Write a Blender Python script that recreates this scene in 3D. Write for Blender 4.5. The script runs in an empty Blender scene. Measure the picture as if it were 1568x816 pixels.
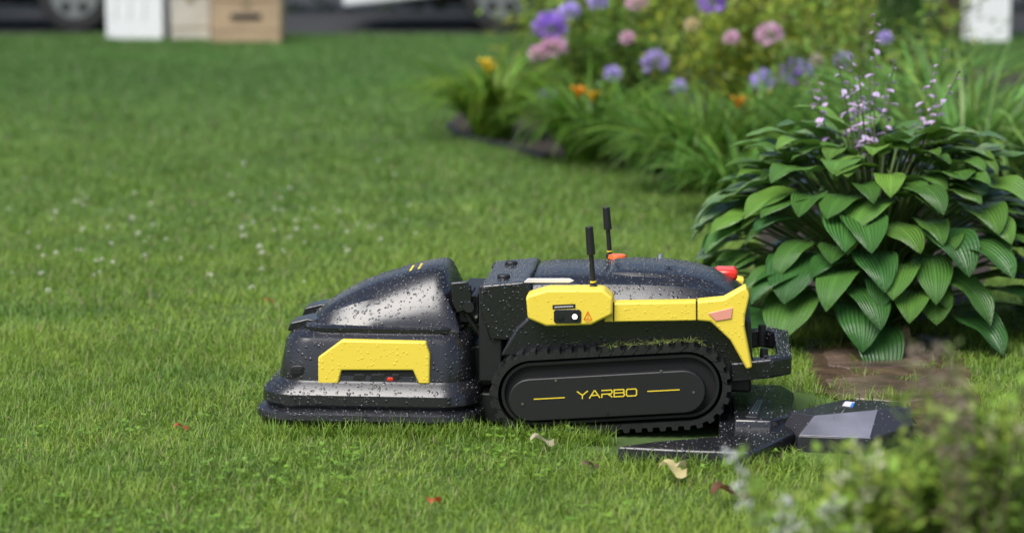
import bpy, math, random
import numpy as np
from mathutils import Vector, Matrix
rng=np.random.default_rng(7); random.seed(7)
scene=bpy.context.scene
PI=math.pi
# ------------------------------------------------------------------ camera constants
CAM_H=1.38; PITCH=math.radians(9.06); LENS=85.0
# ------------------------------------------------------------------ materials
def newmat(name):
    m=bpy.data.materials.new(name); m.use_nodes=True
    nt=m.node_tree; return m,nt,nt.nodes['Principled BSDF']
def simple(name,col,rough=.5,metal=0,spec=.5,var=.0,vscale=8,bump=0,bscale=60,emit=None):
    m,nt,b=newmat(name)
    b.inputs['Base Color'].default_value=(*col,1); b.inputs['Roughness'].default_value=rough
    b.inputs['Metallic'].default_value=metal; b.inputs['Specular IOR Level'].default_value=spec
    tc=nt.nodes.new('ShaderNodeTexCoord')
    if var>0:
        n=nt.nodes.new('ShaderNodeTexNoise'); n.inputs['Scale'].default_value=vscale; n.inputs['Detail'].default_value=6
        nt.links.new(tc.outputs['Object'],n.inputs['Vector'])
        r=nt.nodes.new('ShaderNodeValToRGB'); r.color_ramp.elements[0].position=.3; r.color_ramp.elements[1].position=.7
        r.color_ramp.elements[0].color=(*[c*(1-var) for c in col],1); r.color_ramp.elements[1].color=(*[min(1,c*(1+var)) for c in col],1)
        nt.links.new(n.outputs['Fac'],r.inputs['Fac']); nt.links.new(r.outputs['Color'],b.inputs['Base Color'])
    if bump>0:
        n=nt.nodes.new('ShaderNodeTexNoise'); n.inputs['Scale'].default_value=bscale; n.inputs['Detail'].default_value=4
        nt.links.new(tc.outputs['Object'],n.inputs['Vector'])
        bp=nt.nodes.new('ShaderNodeBump'); bp.inputs['Distance'].default_value=bump; bp.inputs['Strength'].default_value=.8
        nt.links.new(n.outputs['Fac'],bp.inputs['Height']); nt.links.new(bp.outputs['Normal'],b.inputs['Normal'])
    if emit:
        b.inputs['Emission Color'].default_value=(*emit[0],1); b.inputs['Emission Strength'].default_value=emit[1]
    return m
def wet(name,col,rough,drop=.0016,scale=95,spec=.5,pw_=1.35):
    """wet plastic: rain beads (cells with random radius) as bump + low roughness on the beads"""
    m,nt,b=newmat(name); N=nt.nodes; L=nt.links
    b.inputs['Base Color'].default_value=(*col,1); b.inputs['Specular IOR Level'].default_value=spec
    tc=N.new('ShaderNodeTexCoord')
    v=N.new('ShaderNodeTexVoronoi'); v.inputs['Scale'].default_value=scale
    L.new(tc.outputs['Object'],v.inputs['Vector'])
    sep=N.new('ShaderNodeSeparateColor'); L.new(v.outputs['Color'],sep.inputs[0])
    mr=N.new('ShaderNodeMapRange'); mr.inputs['To Min'].default_value=.02; mr.inputs['To Max'].default_value=.46
    pw=N.new('ShaderNodeMath'); pw.operation='POWER'; pw.inputs[1].default_value=pw_
    L.new(sep.outputs[0],pw.inputs[0]); L.new(pw.outputs[0],mr.inputs['Value'])
    dv=N.new('ShaderNodeMath'); dv.operation='DIVIDE'; L.new(v.outputs['Distance'],dv.inputs[0]); L.new(mr.outputs[0],dv.inputs[1])
    sq=N.new('ShaderNodeMath'); sq.operation='POWER'; sq.inputs[1].default_value=2; L.new(dv.outputs[0],sq.inputs[0])
    om=N.new('ShaderNodeMath'); om.operation='SUBTRACT'; om.inputs[0].default_value=1; om.use_clamp=True; L.new(sq.outputs[0],om.inputs[1])
    rt=N.new('ShaderNodeMath'); rt.operation='POWER'; rt.inputs[1].default_value=.5; L.new(om.outputs[0],rt.inputs[0])
    bp=N.new('ShaderNodeBump'); bp.inputs['Distance'].default_value=drop; bp.inputs['Strength'].default_value=1
    L.new(rt.outputs[0],bp.inputs['Height'])
    nz=N.new('ShaderNodeTexNoise'); nz.inputs['Scale'].default_value=500; L.new(tc.outputs['Object'],nz.inputs['Vector'])
    b2=N.new('ShaderNodeBump'); b2.inputs['Distance'].default_value=.0003; b2.inputs['Strength'].default_value=.5
    L.new(nz.outputs['Fac'],b2.inputs['Height']); L.new(bp.outputs['Normal'],b2.inputs['Normal'])
    L.new(b2.outputs['Normal'],b.inputs['Normal'])
    rr_=N.new('ShaderNodeMapRange'); rr_.inputs['To Min'].default_value=rough; rr_.inputs['To Max'].default_value=.05
    L.new(rt.outputs[0],rr_.inputs['Value']); L.new(rr_.outputs[0],b.inputs['Roughness'])
    return m
def leafmat(name,rough=.5,trans=.3,vein=False):
    m,nt,b=newmat(name); N=nt.nodes; L=nt.links
    a=N.new('ShaderNodeAttribute'); a.attribute_name='Col'
    b.inputs['Roughness'].default_value=rough
    L.new(a.outputs['Color'],b.inputs['Base Color'])
    if trans>0:
        t=N.new('ShaderNodeBsdfTranslucent'); L.new(a.outputs['Color'],t.inputs['Color'])
        mx=N.new('ShaderNodeMixShader'); mx.inputs[0].default_value=trans
        out=nt.nodes['Material Output']
        L.new(b.outputs[0],mx.inputs[1]); L.new(t.outputs[0],mx.inputs[2]); L.new(mx.outputs[0],out.inputs[0])
    if vein:
        u=N.new('ShaderNodeAttribute'); u.attribute_name='LUV'
        sp=N.new('ShaderNodeSeparateColor'); L.new(u.outputs['Color'],sp.inputs[0])
        ml=N.new('ShaderNodeMath'); ml.operation='MULTIPLY'; ml.inputs[1].default_value=40; L.new(sp.outputs[1],ml.inputs[0])
        sn=N.new('ShaderNodeMath'); sn.operation='SINE'; L.new(ml.outputs[0],sn.inputs[0])
        bp=N.new('ShaderNodeBump'); bp.inputs['Distance'].default_value=.0020; bp.inputs['Strength'].default_value=.8
        L.new(sn.outputs[0],bp.inputs['Height']); L.new(bp.outputs['Normal'],b.inputs['Normal'])
    return m
M={}
M['black']=wet('wet_black_plastic',(.010,.010,.013),.24,drop=.0012,spec=.75)
M['black2']=simple('matte_black_plastic',(.010,.010,.011),.45,bump=.0004,bscale=300)
M['rubber']=simple('black_rubber',(.013,.013,.013),.45,var=.3,vscale=30,bump=.001,bscale=120)
M['dark']=simple('dark_recess',(.004,.004,.004),.7)
M['plate']=simple('dark_grey_panel',(.014,.014,.015),.42,bump=.0002,bscale=500)
M['yellow']=wet('wet_yellow_plastic',(.85,.65,.07),.38,drop=.0008,scale=120,pw_=2)
M['logo']=simple('yellow_print',(.80,.6,.04),.5)
M['red']=simple('red_lens',(.75,.03,.015),.2)
M['pink']=simple('pale_pink_reflector',(.78,.32,.24),.25)
M['orange']=simple('orange_lens',(.8,.12,.01),.25)
M['white']=simple('white_print',(.65,.62,.65),.4)
M['lens']=simple('glass_lens',(.02,.02,.025),.05)
M['lamp']=simple('lit_lamp',(1,.9,.8),.3,emit=((1,.93,.85),1.6))
M['steel']=simple('steel',(.5,.5,.52),.3,metal=1)
M['drop']=simple('water_bead',(.025,.025,.028),.04,spec=1.0)
M['leaf']=leafmat('foliage',.45,.35)
M['grass']=leafmat('grass_blades',.55,.42)
M['hosta']=leafmat('hosta_leaf',.25,.15,vein=True)
M['petal']=leafmat('petals',.6,.35)
# ------------------------------------------------------------------ mesh accumulators
class MB:
    def __init__(s): s.V=[];s.F=[];s.C=[];s.U=[];s.n=0
    def add(s,V,F,C,U=None):
        V=np.asarray(V,float).reshape(-1,3); s.V.append(V); s.F.append(np.asarray(F).reshape(-1,4)+s.n)
        C=np.broadcast_to(np.asarray(C,float),(len(V),3)); s.C.append(C)
        s.U.append(np.zeros((len(V),3)) if U is None else U); s.n+=len(V)
    def build(s,name,mat,parent=None,smooth=True,luv=False):
        V=np.concatenate(s.V);F=np.concatenate(s.F);C=np.concatenate(s.C)
        me=bpy.data.meshes.new(name)
        me.vertices.add(len(V)); me.vertices.foreach_set('co',V.astype(np.float32).ravel())
        me.loops.add(F.size); me.loops.foreach_set('vertex_index',F.astype(np.int32).ravel())
        me.polygons.add(len(F)); me.polygons.foreach_set('loop_start',np.arange(0,F.size,4,dtype=np.int32))
        me.update(calc_edges=True)
        if smooth: me.polygons.foreach_set('use_smooth',np.ones(len(F),bool))
        a=me.color_attributes.new('Col','FLOAT_COLOR','POINT')
        a.data.foreach_set('color',np.hstack([C,np.ones((len(C),1))]).astype(np.float32).ravel())
        if luv:
            U=np.concatenate(s.U); a=me.color_attributes.new('LUV','FLOAT_COLOR','POINT')
            a.data.foreach_set('color',np.hstack([U,np.ones((len(U),1))]).astype(np.float32).ravel())
        me.materials.append(mat)
        o=bpy.data.objects.new(name,me); scene.collection.objects.link(o)
        if parent: o.parent=parent
        return o
def A(x,n): return np.broadcast_to(np.asarray(x,float),(n,)).copy()
def ribbons(mb,base,az,L,w,e0,e1,nseg,col,p=1.0,prof='grass',roll=None):
    base=np.asarray(base,float).reshape(-1,3); n=len(base)
    az=A(az,n);L=A(L,n);w=A(w,n);e0=A(e0,n);e1=A(e1,n)
    s=np.linspace(0,1,nseg+1); sm=(s[1:]+s[:-1])/2
    e=e0[:,None]+(e1-e0)[:,None]*sm[None]**p
    r=np.concatenate([np.zeros((n,1)),np.cumsum(np.cos(e),1)],1)*(L/nseg)[:,None]
    z=np.concatenate([np.zeros((n,1)),np.cumsum(np.sin(e),1)],1)*(L/nseg)[:,None]
    if prof=='grass': wp=np.maximum(1-s**1.8,.04)
    elif prof=='strap': wp=np.maximum((1-s**3)*(.6+.8*s*(1-s)*2),.05)
    elif prof=='petal': wp=np.maximum(np.sin(PI*np.clip(s,0.08,.95)),.1)
    else: wp=np.ones_like(s)
    cx=base[:,0:1]+r*np.cos(az)[:,None]; cy=base[:,1:2]+r*np.sin(az)[:,None]; cz=base[:,2:3]+z
    ro=A(rng.uniform(-.5,.5,n) if roll is None else roll,n)
    sx=-np.sin(az)*np.cos(ro); sy=np.cos(az)*np.cos(ro); sz=np.sin(ro)
    hw=(w[:,None]*wp[None])/2
    P=np.stack([cx,cy,cz],2); S=np.stack([sx,sy,sz],1)[:,None,:]*hw[:,:,None]
    V=np.stack([P-S,P+S],2).reshape(-1,3)
    k=2*(nseg+1); b=np.arange(n)[:,None]*k+np.arange(nseg)[None]*2
    F=np.stack([b,b+1,b+3,b+2],2).reshape(-1,4)
    C=np.repeat(np.broadcast_to(np.asarray(col,float),(n,3)),k,0)
    mb.add(V,F,C)
def leaves(mb,P,az,el,L,w,col,fold=.25):
    P=np.asarray(P,float).reshape(-1,3); n=len(P); az=A(az,n);el=A(el,n);L=A(L,n);w=A(w,n)
    d=np.stack([np.cos(az)*np.cos(el),np.sin(az)*np.cos(el),np.sin(el)],1)
    ro=rng.uniform(-.6,.6,n)
    h=np.stack([-np.sin(az),np.cos(az),0*az],1); u=np.cross(d,h)
    s=h*np.cos(ro)[:,None]+u*np.sin(ro)[:,None]; u=np.cross(d,s)
    L=L[:,None];w=w[:,None]
    v0=P; v2=P+d*L; v1=P+d*L*.45+s*w/2-u*w*fold; v3=P+d*L*.45-s*w/2-u*w*fold
    V=np.stack([v0,v1,v2,v3],1).reshape(-1,3)
    F=np.arange(4*n).reshape(n,4)
    mb.add(V,F,np.repeat(np.broadcast_to(np.asarray(col,float),(n,3)),4,0))
def colvar(base,n,v=.25,hue=.12):
    b=np.asarray(base)[None]*(1+rng.uniform(-v,v,(n,1)))
    b=b*(1+rng.uniform(-hue,hue,(n,3))*np.array([1,.3,.6])); return np.clip(b,0.001,1)
def tube(mb,pts,rad,col,k=6):
    pts=[Vector(p) for p in pts]; n=len(pts); rad=A(rad,n); V=[];F=[]
    for i,p in enumerate(pts):
        t=(pts[min(i+1,n-1)]-pts[max(i-1,0)]).normalized()
        a=t.orthogonal().normalized() if abs(t.z)>.9 else t.cross(Vector((0,0,1))).normalized(); b=t.cross(a)
        for j in range(k):
            q=2*PI*j/k; V.append(p+(a*math.cos(q)+b*math.sin(q))*rad[i])
    for i in range(n-1):
        for j in range(k): F.append((i*k+j,i*k+(j+1)%k,(i+1)*k+(j+1)%k,(i+1)*k+j))
    mb.add([tuple(v) for v in V],F,col)
def vnoise(x,y,sc,seed=0):
    r=np.random.default_rng(seed); T=r.random((64,64)); x=x/sc+100;y=y/sc+100
    xi=np.floor(x).astype(int);yi=np.floor(y).astype(int);fx=x-xi;fy=y-yi; fx=fx*fx*(3-2*fx);fy=fy*fy*(3-2*fy)
    g=lambda a,b:T[a%64,b%64]
    return (g(xi,yi)*(1-fx)+g(xi+1,yi)*fx)*(1-fy)+(g(xi,yi+1)*(1-fx)+g(xi+1,yi+1)*fx)*fy
def inpoly(x,y,poly):
    ins=np.zeros(len(x),bool); n=len(poly)
    for i in range(n):
        x1,y1=poly[i];x2,y2=poly[(i+1)%n]
        c=((y1>y)!=(y2>y)); 
        with np.errstate(divide='ignore',invalid='ignore'):
            xx=(x2-x1)*(y-y1)/((y2-y1) if y2!=y1 else 1e-9)+x1
        ins^=c&(x<xx)
    return ins
# ------------------------------------------------------------------ hard-surface helpers
def empty(name,loc=(0,0,0),rz=0):
    e=bpy.data.objects.new(name,None); scene.collection.objects.link(e); e.location=loc; e.rotation_euler[2]=rz
    e.empty_display_size=.1; return e
def obj(name,V,F,mat,parent=None,bevel=0,seg=3,smooth=True,ang=35):
    me=bpy.data.meshes.new(name); me.from_pydata([tuple(v) for v in V],[],[tuple(f) for f in F]); me.validate(); me.update()
    import bmesh
    bm=bmesh.new(); bm.from_mesh(me); bmesh.ops.recalc_face_normals(bm,faces=bm.faces); bm.to_mesh(me); bm.free()
    me.materials.append(mat)
    o=bpy.data.objects.new(name,me); scene.collection.objects.link(o)
    if parent: o.parent=parent
    if smooth:
        me.polygons.foreach_set('use_smooth',[True]*len(me.polygons))
        me.set_sharp_from_angle(angle=math.radians(ang))
    if bevel>0:
        b=o.modifiers.new('bevel','BEVEL'); b.width=bevel; b.segments=seg; b.limit_method='ANGLE'; b.angle_limit=math.radians(30)
        b.harden_normals=False
    return o
def prism(name,pts,y0,y1,mat,parent=None,bevel=.003,seg=3,mirror=None):
    """side-profile (x,z) extruded across the width; mirror = overall width to repeat it on the far side"""
    def mk(nm,a,b):
        n=len(pts); V=[(p[0],a,p[1]) for p in pts]+[(p[0],b,p[1]) for p in pts]
        F=[list(range(n)),list(range(2*n-1,n-1,-1))]+[[i,(i+1)%n,(i+1)%n+n,i+n] for i in range(n)]
        return obj(nm,V,F,mat,parent,bevel,seg)
    o=mk(name,y0,y1)
    if mirror: mk(name+'_far',mirror-y1,mirror-y0)
    return o
def vprism(name,pts,z0,z1,mat,parent=None,bevel=.003,taper=0,seg=3):
    n=len(pts); cx=sum(p[0] for p in pts)/n; cy=sum(p[1] for p in pts)/n
    V=[(p[0],p[1],z0) for p in pts]+[(cx+(p[0]-cx)*(1-taper),cy+(p[1]-cy)*(1-taper),z1) for p in pts]
    F=[list(range(n)),list(range(2*n-1,n-1,-1))]+[[i,(i+1)%n,(i+1)%n+n,i+n] for i in range(n)]
    return obj(name,V,F,mat,parent,bevel,seg)
def box(name,x0,x1,y0,y1,z0,z1,mat,parent=None,bevel=.003,seg=2):
    return vprism(name,[(x0,y0),(x1,y0),(x1,y1),(x0,y1)],z0,z1,mat,parent,bevel,0,seg)
def loft(name,secs,mat,parent=None,cap=True,bevel=0,ang=35,closed=True):
    k=len(secs[0]);V=[p for s in secs for p in s];F=[]
    for i in range(len(secs)-1):
        for j in range(k if closed else k-1):
            F.append([i*k+j,i*k+(j+1)%k,(i+1)*k+(j+1)%k,(i+1)*k+j])
    if cap: F.append(list(range(k))); F.append([len(V)-k+j for j in range(k)][::-1])
    return obj(name,V,F,mat,parent,bevel,2,True,ang)
def rr(x0,x1,y0,y1,z,r,n=8):
    P=[]
    for cx,cy,a0 in((x1-r,y1-r,0),(x0+r,y1-r,90),(x0+r,y0+r,180),(x1-r,y0+r,270)):
        for i in range(n+1):
            a=math.radians(a0+90*i/n); P.append((cx+r*math.cos(a),cy+r*math.sin(a),z))
    return P
def cyl(name,p0,p1,r0,r1,mat,parent=None,k=24,bevel=0):
    p0=Vector(p0);p1=Vector(p1);t=(p1-p0).normalized();a=t.orthogonal().normalized();b=t.cross(a)
    s=[[tuple(p+(a*math.cos(2*PI*j/k)+b*math.sin(2*PI*j/k))*r) for j in range(k)] for p,r in((p0,r0),(p1,r1))]
    return loft(name,s,mat,parent,bevel=bevel)
def beads(name,objs,n,mat,parent,rmin=.0010,rmax=.0034,seed=1):
    """rain beads: low hemispheres scattered over the outward/upward faces of the given parts"""
    r=np.random.default_rng(seed); T=[];Nn=[]
    for o in objs:
        me=o.data; me.calc_loop_triangles()
        co=np.array([v.co[:] for v in me.vertices])
        for t in me.loop_triangles:
            nv=np.array(t.normal[:])
            if nv[2]>.12 or (nv[1]<-.3 and nv[2]>-.05): T.append(co[list(t.vertices)]); Nn.append(nv*(1 if nv[2]>.12 else .999))
    T=np.array(T);Nn=np.array(Nn); ar=np.linalg.norm(np.cross(T[:,1]-T[:,0],T[:,2]-T[:,0]),axis=1)*(.35+np.clip(Nn[:,2],0,1))
    idx=r.choice(len(T),n,p=ar/ar.sum()); a=r.random(n);b=r.random(n); f=a+b>1; a[f]=1-a[f]; b[f]=1-b[f]
    P=T[idx,0]+(T[idx,1]-T[idx,0])*a[:,None]+(T[idx,2]-T[idx,0])*b[:,None]; N_=Nn[idx]; N_/=np.linalg.norm(N_,axis=1)[:,None]
    h=np.cross(N_,np.array([.3,.9,.2])); h/=np.linalg.norm(h,axis=1)[:,None]; g_=np.cross(N_,h)
    R_=(rmin+(rmax-rmin)*r.random(n)**2.2)[:,None]; k=8; V=[]
    for ring,(rad,ht) in enumerate(((1,-.05),(.82,.34),(.42,.56),(.02,.62))):
        for j in range(k):
            q=2*PI*j/k; V.append(P+(h*math.cos(q)+g_*math.sin(q))*R_*rad+N_*R_*ht)
    V=np.stack(V,1); m=4*k; base=(np.arange(n)*m)[:,None]
    F=[(i*k+j,i*k+(j+1)%k,(i+1)*k+(j+1)%k,(i+1)*k+j) for i in range(3) for j in range(k)]
    F=(base[:,None,:]+np.array(F)[None]).reshape(-1,4)
    mb=MB(); mb.add(V.reshape(-1,3),F,(.02,.02,.02)); return mb.build(name,mat,parent)
# image pixel (u, v) unprojected onto the ground, or level z -> metres
CP,SP=math.cos(PITCH),math.sin(PITCH); FPX=3702.2
def ground(u,v,z=0.0):
    t=-(v-408)/FPX; Y=(CAM_H-z)*(CP+t*SP)/(SP-t*CP); zc=Y*CP+(CAM_H-z)*SP
    return ((u-784)*zc/FPX,Y)
# image pixels of the machine, seen side-on -> metres in the machine's own frame; w = distance in from its near side
def E(u,v,w=0.0):
    x=(u-784)/607
    for _ in range(4):
        W=w-.087*x; z=(667-v-142*W)/(602-103*W); x=((u-784)*(6.093+.9875*W-.1575*z)/FPX-.087*w)/.996
    return (x,z)
def EE(l,w=0.0): return [E(u,v,w) for u,v in l]
# ================================================================== ROBOT MOWER
WID=.54
R=empty('robotic_lawn_mower',(0,5.95,0),math.radians(-5))
def deck(z,x0,x1,w0,r): return rr(x0,x1,w0,WID-w0,z,r,10)
o_deck=loft('mower_deck',[deck(.012,-.640,-.100,.000,.09),deck(.020,-.655,-.088,-.015,.10),deck(.034,-.665,-.078,-.022,.11),deck(.048,-.663,-.080,-.020,.11),
 deck(.056,-.650,-.090,-.008,.10),deck(.061,-.642,-.094,-.001,.10),deck(.066,-.645,-.090,-.004,.10),deck(.072,-.650,-.085,-.010,.10),deck(.096,-.648,-.087,-.008,.10),
 deck(.110,-.636,-.094,.003,.09),deck(.121,-.616,-.101,.018,.085),deck(.127,-.608,-.105,.024,.08),deck(.138,-.606,-.106,.026,.075),
 deck(.215,-.592,-.113,.038,.07),deck(.232,-.584,-.119,.045,.07),deck(.244,-.568,-.13,.060,.07),deck(.252,-.54,-.14,.085,.07),deck(.256,-.50,-.16,.12,.06)],M['black'],R,ang=28)
def hump(name,st,mat,zc=.012):
    secs=[]
    for x,wn,wc,zb,zt in st:
        d=zt-zb; wf=WID-wn; wcf=WID-wc
        secs.append([(x,wn,zb-.02),(x,wn,zb),(x,wn+(wc-wn)*.25,zb+d*.35),(x,wn+(wc-wn)*.55,zb+d*.7),(x,wc-.008,zt-min(zc,d*.4)),(x,wc+.006,zt-min(zc,d*.4)*.35),(x,wc+.025,zt),
          (x,WID/2-.04,zt+.005),(x,WID/2+.04,zt+.005),(x,wcf-.025,zt),(x,wcf-.006,zt-min(zc,d*.4)*.35),(x,wcf+.008,zt-min(zc,d*.4)),(x,wf-(wc-wn)*.55,zb+d*.7),(x,wf-(wc-wn)*.25,zb+d*.35),(x,wf,zb),(x,wf,zb-.02)])
    return loft(name,secs,mat,R,ang=30)
o_dome=hump('deck_dome',[(-.535,.16,.20,.25,.256),(-.525,.12,.17,.25,.268),(-.505,.095,.15,.25,.286),(-.47,.08,.150,.25,.308),(-.42,.072,.155,.25,.334),(-.36,.07,.16,.25,.358),(-.30,.07,.16,.25,.376),(-.25,.07,.16,.25,.389),(-.215,.07,.16,.25,.396),
   (-.198,.07,.16,.25,.395),(-.188,.07,.155,.25,.386),(-.172,.07,.14,.25,.350),(-.154,.07,.12,.25,.30),(-.142,.07,.10,.25,.262)],M['black'],zc=.018)
# raised flange round the dome
o_fl=loft('dome_flange',[rr(-.545,-.135,.062,WID-.062,.246,.06,8),rr(-.545,-.135,.062,WID-.062,.256,.06,8),rr(-.538,-.142,.07,WID-.07,.261,.055,8)],M['black'],R)
# front lug
prism('front_lug',EE([(440,505),(444,492),(470,486),(486,488),(480,503)],.12),.12,.20,M['black'],R,.004,mirror=WID)
prism('yellow_guard',EE([(487,587),(487,546),(523,520),(651,523),(658,540),(658,587),(641,587),(632,566),(523,566),(518,587)],.02),.020,.075,M['yellow'],R,.004,mirror=WID)
prism('guard_opening',EE([(515,588),(521,563),(634,563),(645,588)],.026),.0265,.06,M['dark'],R,.001,mirror=WID)
for i,(a,b) in enumerate(((540,560),(566,590),(598,612))):
    prism('vent_bar_%d'%i,EE([(a,581),(a+3,572),(b,572),(b-2,581)],.024),.0235,.03,M['plate'],R,.001)
prism('vent_red_part',EE([(592,582),(594,577),(602,577),(602,582)],.0235),.0228,.03,M['red'],R,.001)
prism('deck_port',EE([(446,572),(446,560),(450,557),(464,557),(468,560),(468,572),(464,575),(450,575)],.04),.027,.06,M['black2'],R,.003)
prism('deck_port_hole',EE([(450,570),(450,561),(464,561),(464,570)],.04),.025,.05,M['dark'],R,.001)
for i in range(2):
    x=-.285+i*.022; zz=.3835+i*.0055
    obj('dome_mark_%d'%i,[(x,.20,zz),(x+.006,.20,zz+.0015),(x+.006,.27,zz+.005),(x,.27,zz+.0035)],[(0,1,2,3)],M['logo'],R)
# lift mechanism behind dome
for i in range(5):
    box('lift_rib_%d'%i,-.155+i*.011,-.149+i*.011,.12,.24,.29,.352-i*.004,M['black2'],R,.0015)
box('lift_block',-.150,-.098,.13,.40,.262,.335,M['black2'],R,.004)
prism('lift_plate',EE([(690,432),(715,430),(722,445),(722,470),(700,478),(692,460)],.10),.10,.115,M['black'],R,.003)
cyl('lift_knob',(-.118,.09,.31),(-.118,.12,.31),.013,.013,M['black2'],R)
for i,(a,b) in enumerate((((-.14,.2,.3),(-.06,.19,.22)),((-.12,.3,.32),(-.05,.3,.25)),((-.13,.12,.29),(-.07,.13,.20)))):
    cyl('hose_%d'%i,a,b,.007,.007,M['rubber'],R,10)
for i in range(3): cyl('steel_pin_%d'%i,(-.1+i*.012,.095,.285+i*.012),(-.1+i*.012,.13,.285+i*.012),.004,.004,M['steel'],R,10)
# hitch
box('hitch_beam',-.13,.03,.16,.38,.09,.20,M['black2'],R,.008)
prism('hitch_bracket',EE([(733,583),(733,437),(752,434),(768,434),(768,583)],.08),.08,.12,M['black2'],R,.004,mirror=WID)
box('hitch_cross',-.078,.0,.12,.42,.24,.355,M['black'],R,.006)
prism('hitch_lower',EE([(700,640),(735,600),(775,600),(775,650)],.1),.1,.44,M['black2'],R,.006)
cyl('hitch_knob',(-.035,.16,.35),(-.035,.16,.385),.020,.016,M['black2'],R,bevel=.003)
cyl('hitch_knob_far',(-.035,.38,.35),(-.035,.38,.385),.020,.016,M['black2'],R,bevel=.003)
# core body
o_fh=prism('front_housing',EE([(750,520),(734,470),(737,436),(806,430),(830,470),(830,520)],.07),.07,WID-.07,M['black'],R,.006)
prism('chassis',EE([(765,545),(790,500),(815,478),(1130,470),(1150,490),(1153,560),(1128,585),(1100,560)],.05),.05,WID-.05,M['black'],R,.008)
box('belly',.05,.55,.14,.40,.05,.22,M['black2'],R,.01)
o_hood=hump('hood',[(.040,.075,.125,.335,.368),(.046,.06,.12,.335,.384),(.10,.055,.12,.335,.389),(.20,.055,.12,.335,.391),(.32,.055,.12,.335,.391),(.40,.055,.12,.332,.389),(.46,.055,.125,.33,.382),(.51,.057,.13,.325,.370),(.545,.06,.14,.32,.354),(.565,.075,.155,.315,.336),(.572,.10,.18,.31,.318)],M['black'],zc=.012)
o_hc=hump('hood_cover',[(.235,.15,.165,.385,.394),(.245,.14,.16,.385,.400),(.30,.13,.155,.385,.402),(.38,.128,.15,.383,.399),(.45,.13,.155,.376,.390),(.50,.14,.165,.365,.378),(.53,.16,.19,.355,.364)],M['black'],zc=.006)
box('hood_rear_lip',.545,.575,.10,.44,.29,.325,M['black2'],R,.006)
prism('hood_side_light',EE([(802,431),(808,425.5),(872,425.5),(879,429),(872,432),(803,432)],.055),.0545,.060,M['white'],R,.001)
SH=[(805,453),(838,443),(923,443),(938,456),(938,481),(905,497),(836,499),(808,487)]
prism('sensor_housing',EE(SH,-.012),-.012,.07,M['yellow'],R,.006)
prism('sensor_housing_far',[(x,z-.024) for x,z in EE(SH,-.012)],WID-.07,WID+.012,M['yellow'],R,.006)
prism('side_stripe',EE([(930,464),(1066,462),(1068,490),(925,492)],.006),.006,.06,M['yellow'],R,.003,mirror=WID)
prism('rear_fender',EE([(1067,461),(1108,457),(1142,438),(1148,452),(1141,482),(1140,500),(1152,562),(1143,565),(1118,520),(1088,492),(1066,490)],.0),.000,.055,M['yellow'],R,.005)
prism('rear_fender_far',EE([(1067,461),(1108,470),(1142,476),(1141,482),(1140,500),(1152,562),(1143,565),(1118,520),(1088,492),(1066,490)],.0),WID-.055,WID,M['yellow'],R,.005)
prism('side_reflector',EE([(1084,479),(1122,470),(1120,487),(1096,491)],-.003),-.003,.01,M['pink'],R,.0015,mirror=WID)
box('tail_light',.500,.562,.345,.425,.345,.374,M['red'],R,.009)
cyl('status_light',(.245,.40,.392),(.245,.40,.403),.026,.022,M['orange'],R,bevel=.002)
prism('camera_window',EE([(848,491),(848,476),(851,473),(887,473),(890,476),(890,491),(887,494),(851,494)],-.013),-.0145,0,M['lens'],R,.001)
def disc(name,u,v,w,r,mat,d=.003):
    x,z=E(u,v,w); return cyl(name,(x,w,z),(x,w+d,z),r,r,mat,R,24)
disc('camera_lens',858,484,-.0165,.009,M['black2']); disc('camera_lens_glass',858,484,-.0175,.005,M['lens'])
disc('camera_ring',880,484,-.0165,.0095,M['black2']); disc('camera_lamp',880,484,-.0178,.0065,M['lamp'])
prism('label_plate',EE([(846,472.5),(846,466),(881,464.5),(881,471)],-.013),-.0132,-.005,M['plate'],R,0)
prism('label_text',EE([(849,470),(849,468.6),(878,467.2),(878,468.6)],-.013),-.0138,-.005,M['white'],R,0)
# shut lines between the yellow mouldings
prism('shut_line',EE([(938.5,464),(940.5,464),(940.5,491),(938.5,491)],.0),.0045,.02,M['dark'],R,0)
prism('shut_line_rear',EE([(1065.5,461),(1067.5,461),(1067.5,491),(1065.5,491)],-.002),-.001,.02,M['dark'],R,0)
def stroke(name,polys,wd,mat,w):
    V=[];F=[];i=0
    for pl in polys:
        for a,b in zip(pl[:-1],pl[1:]):
            a=Vector((a[0],a[1]));b=Vector((b[0],b[1]));t=(b-a).normalized();a2=a-t*wd*.45;b2=b+t*wd*.45;n=Vector((-t.y,t.x))*wd/2
            y=w-.00005*i; k=len(V); V+=[(p.x,y,p.y) for p in (a2-n,b2-n,b2+n,a2+n)]; F.append((k,k+1,k+2,k+3)); i+=1
    return obj(name,V,F,mat,R)
stroke('warning_triangle',[EE([(894,488),(900,476),(906,488),(894,488)],-.0135)],.0018,M['orange'],-.0135)
stroke('warning_text',[EE([(896,491.5),(905,491)],-.0135),EE([(900,480),(900,485)],-.0135)],.0015,M['orange'],-.0135)
# hood details
obj('hood_badge',[(.375,.20,.4050),(.405,.20,.4042),(.405,.213,.4046),(.375,.213,.4054)],[(0,1,2,3)],M['plate'],R)
cyl('hood_latch',(.36,.36,.40),(.36,.36,.412),.008,.006,M['steel'],R,12)
prism('hood_handle_recess',EE([(1003,437),(1010,431),(1045,433),(1052,440),(1040,446),(1010,444)],.11),.105,.14,M['dark'],R,.002)
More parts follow.
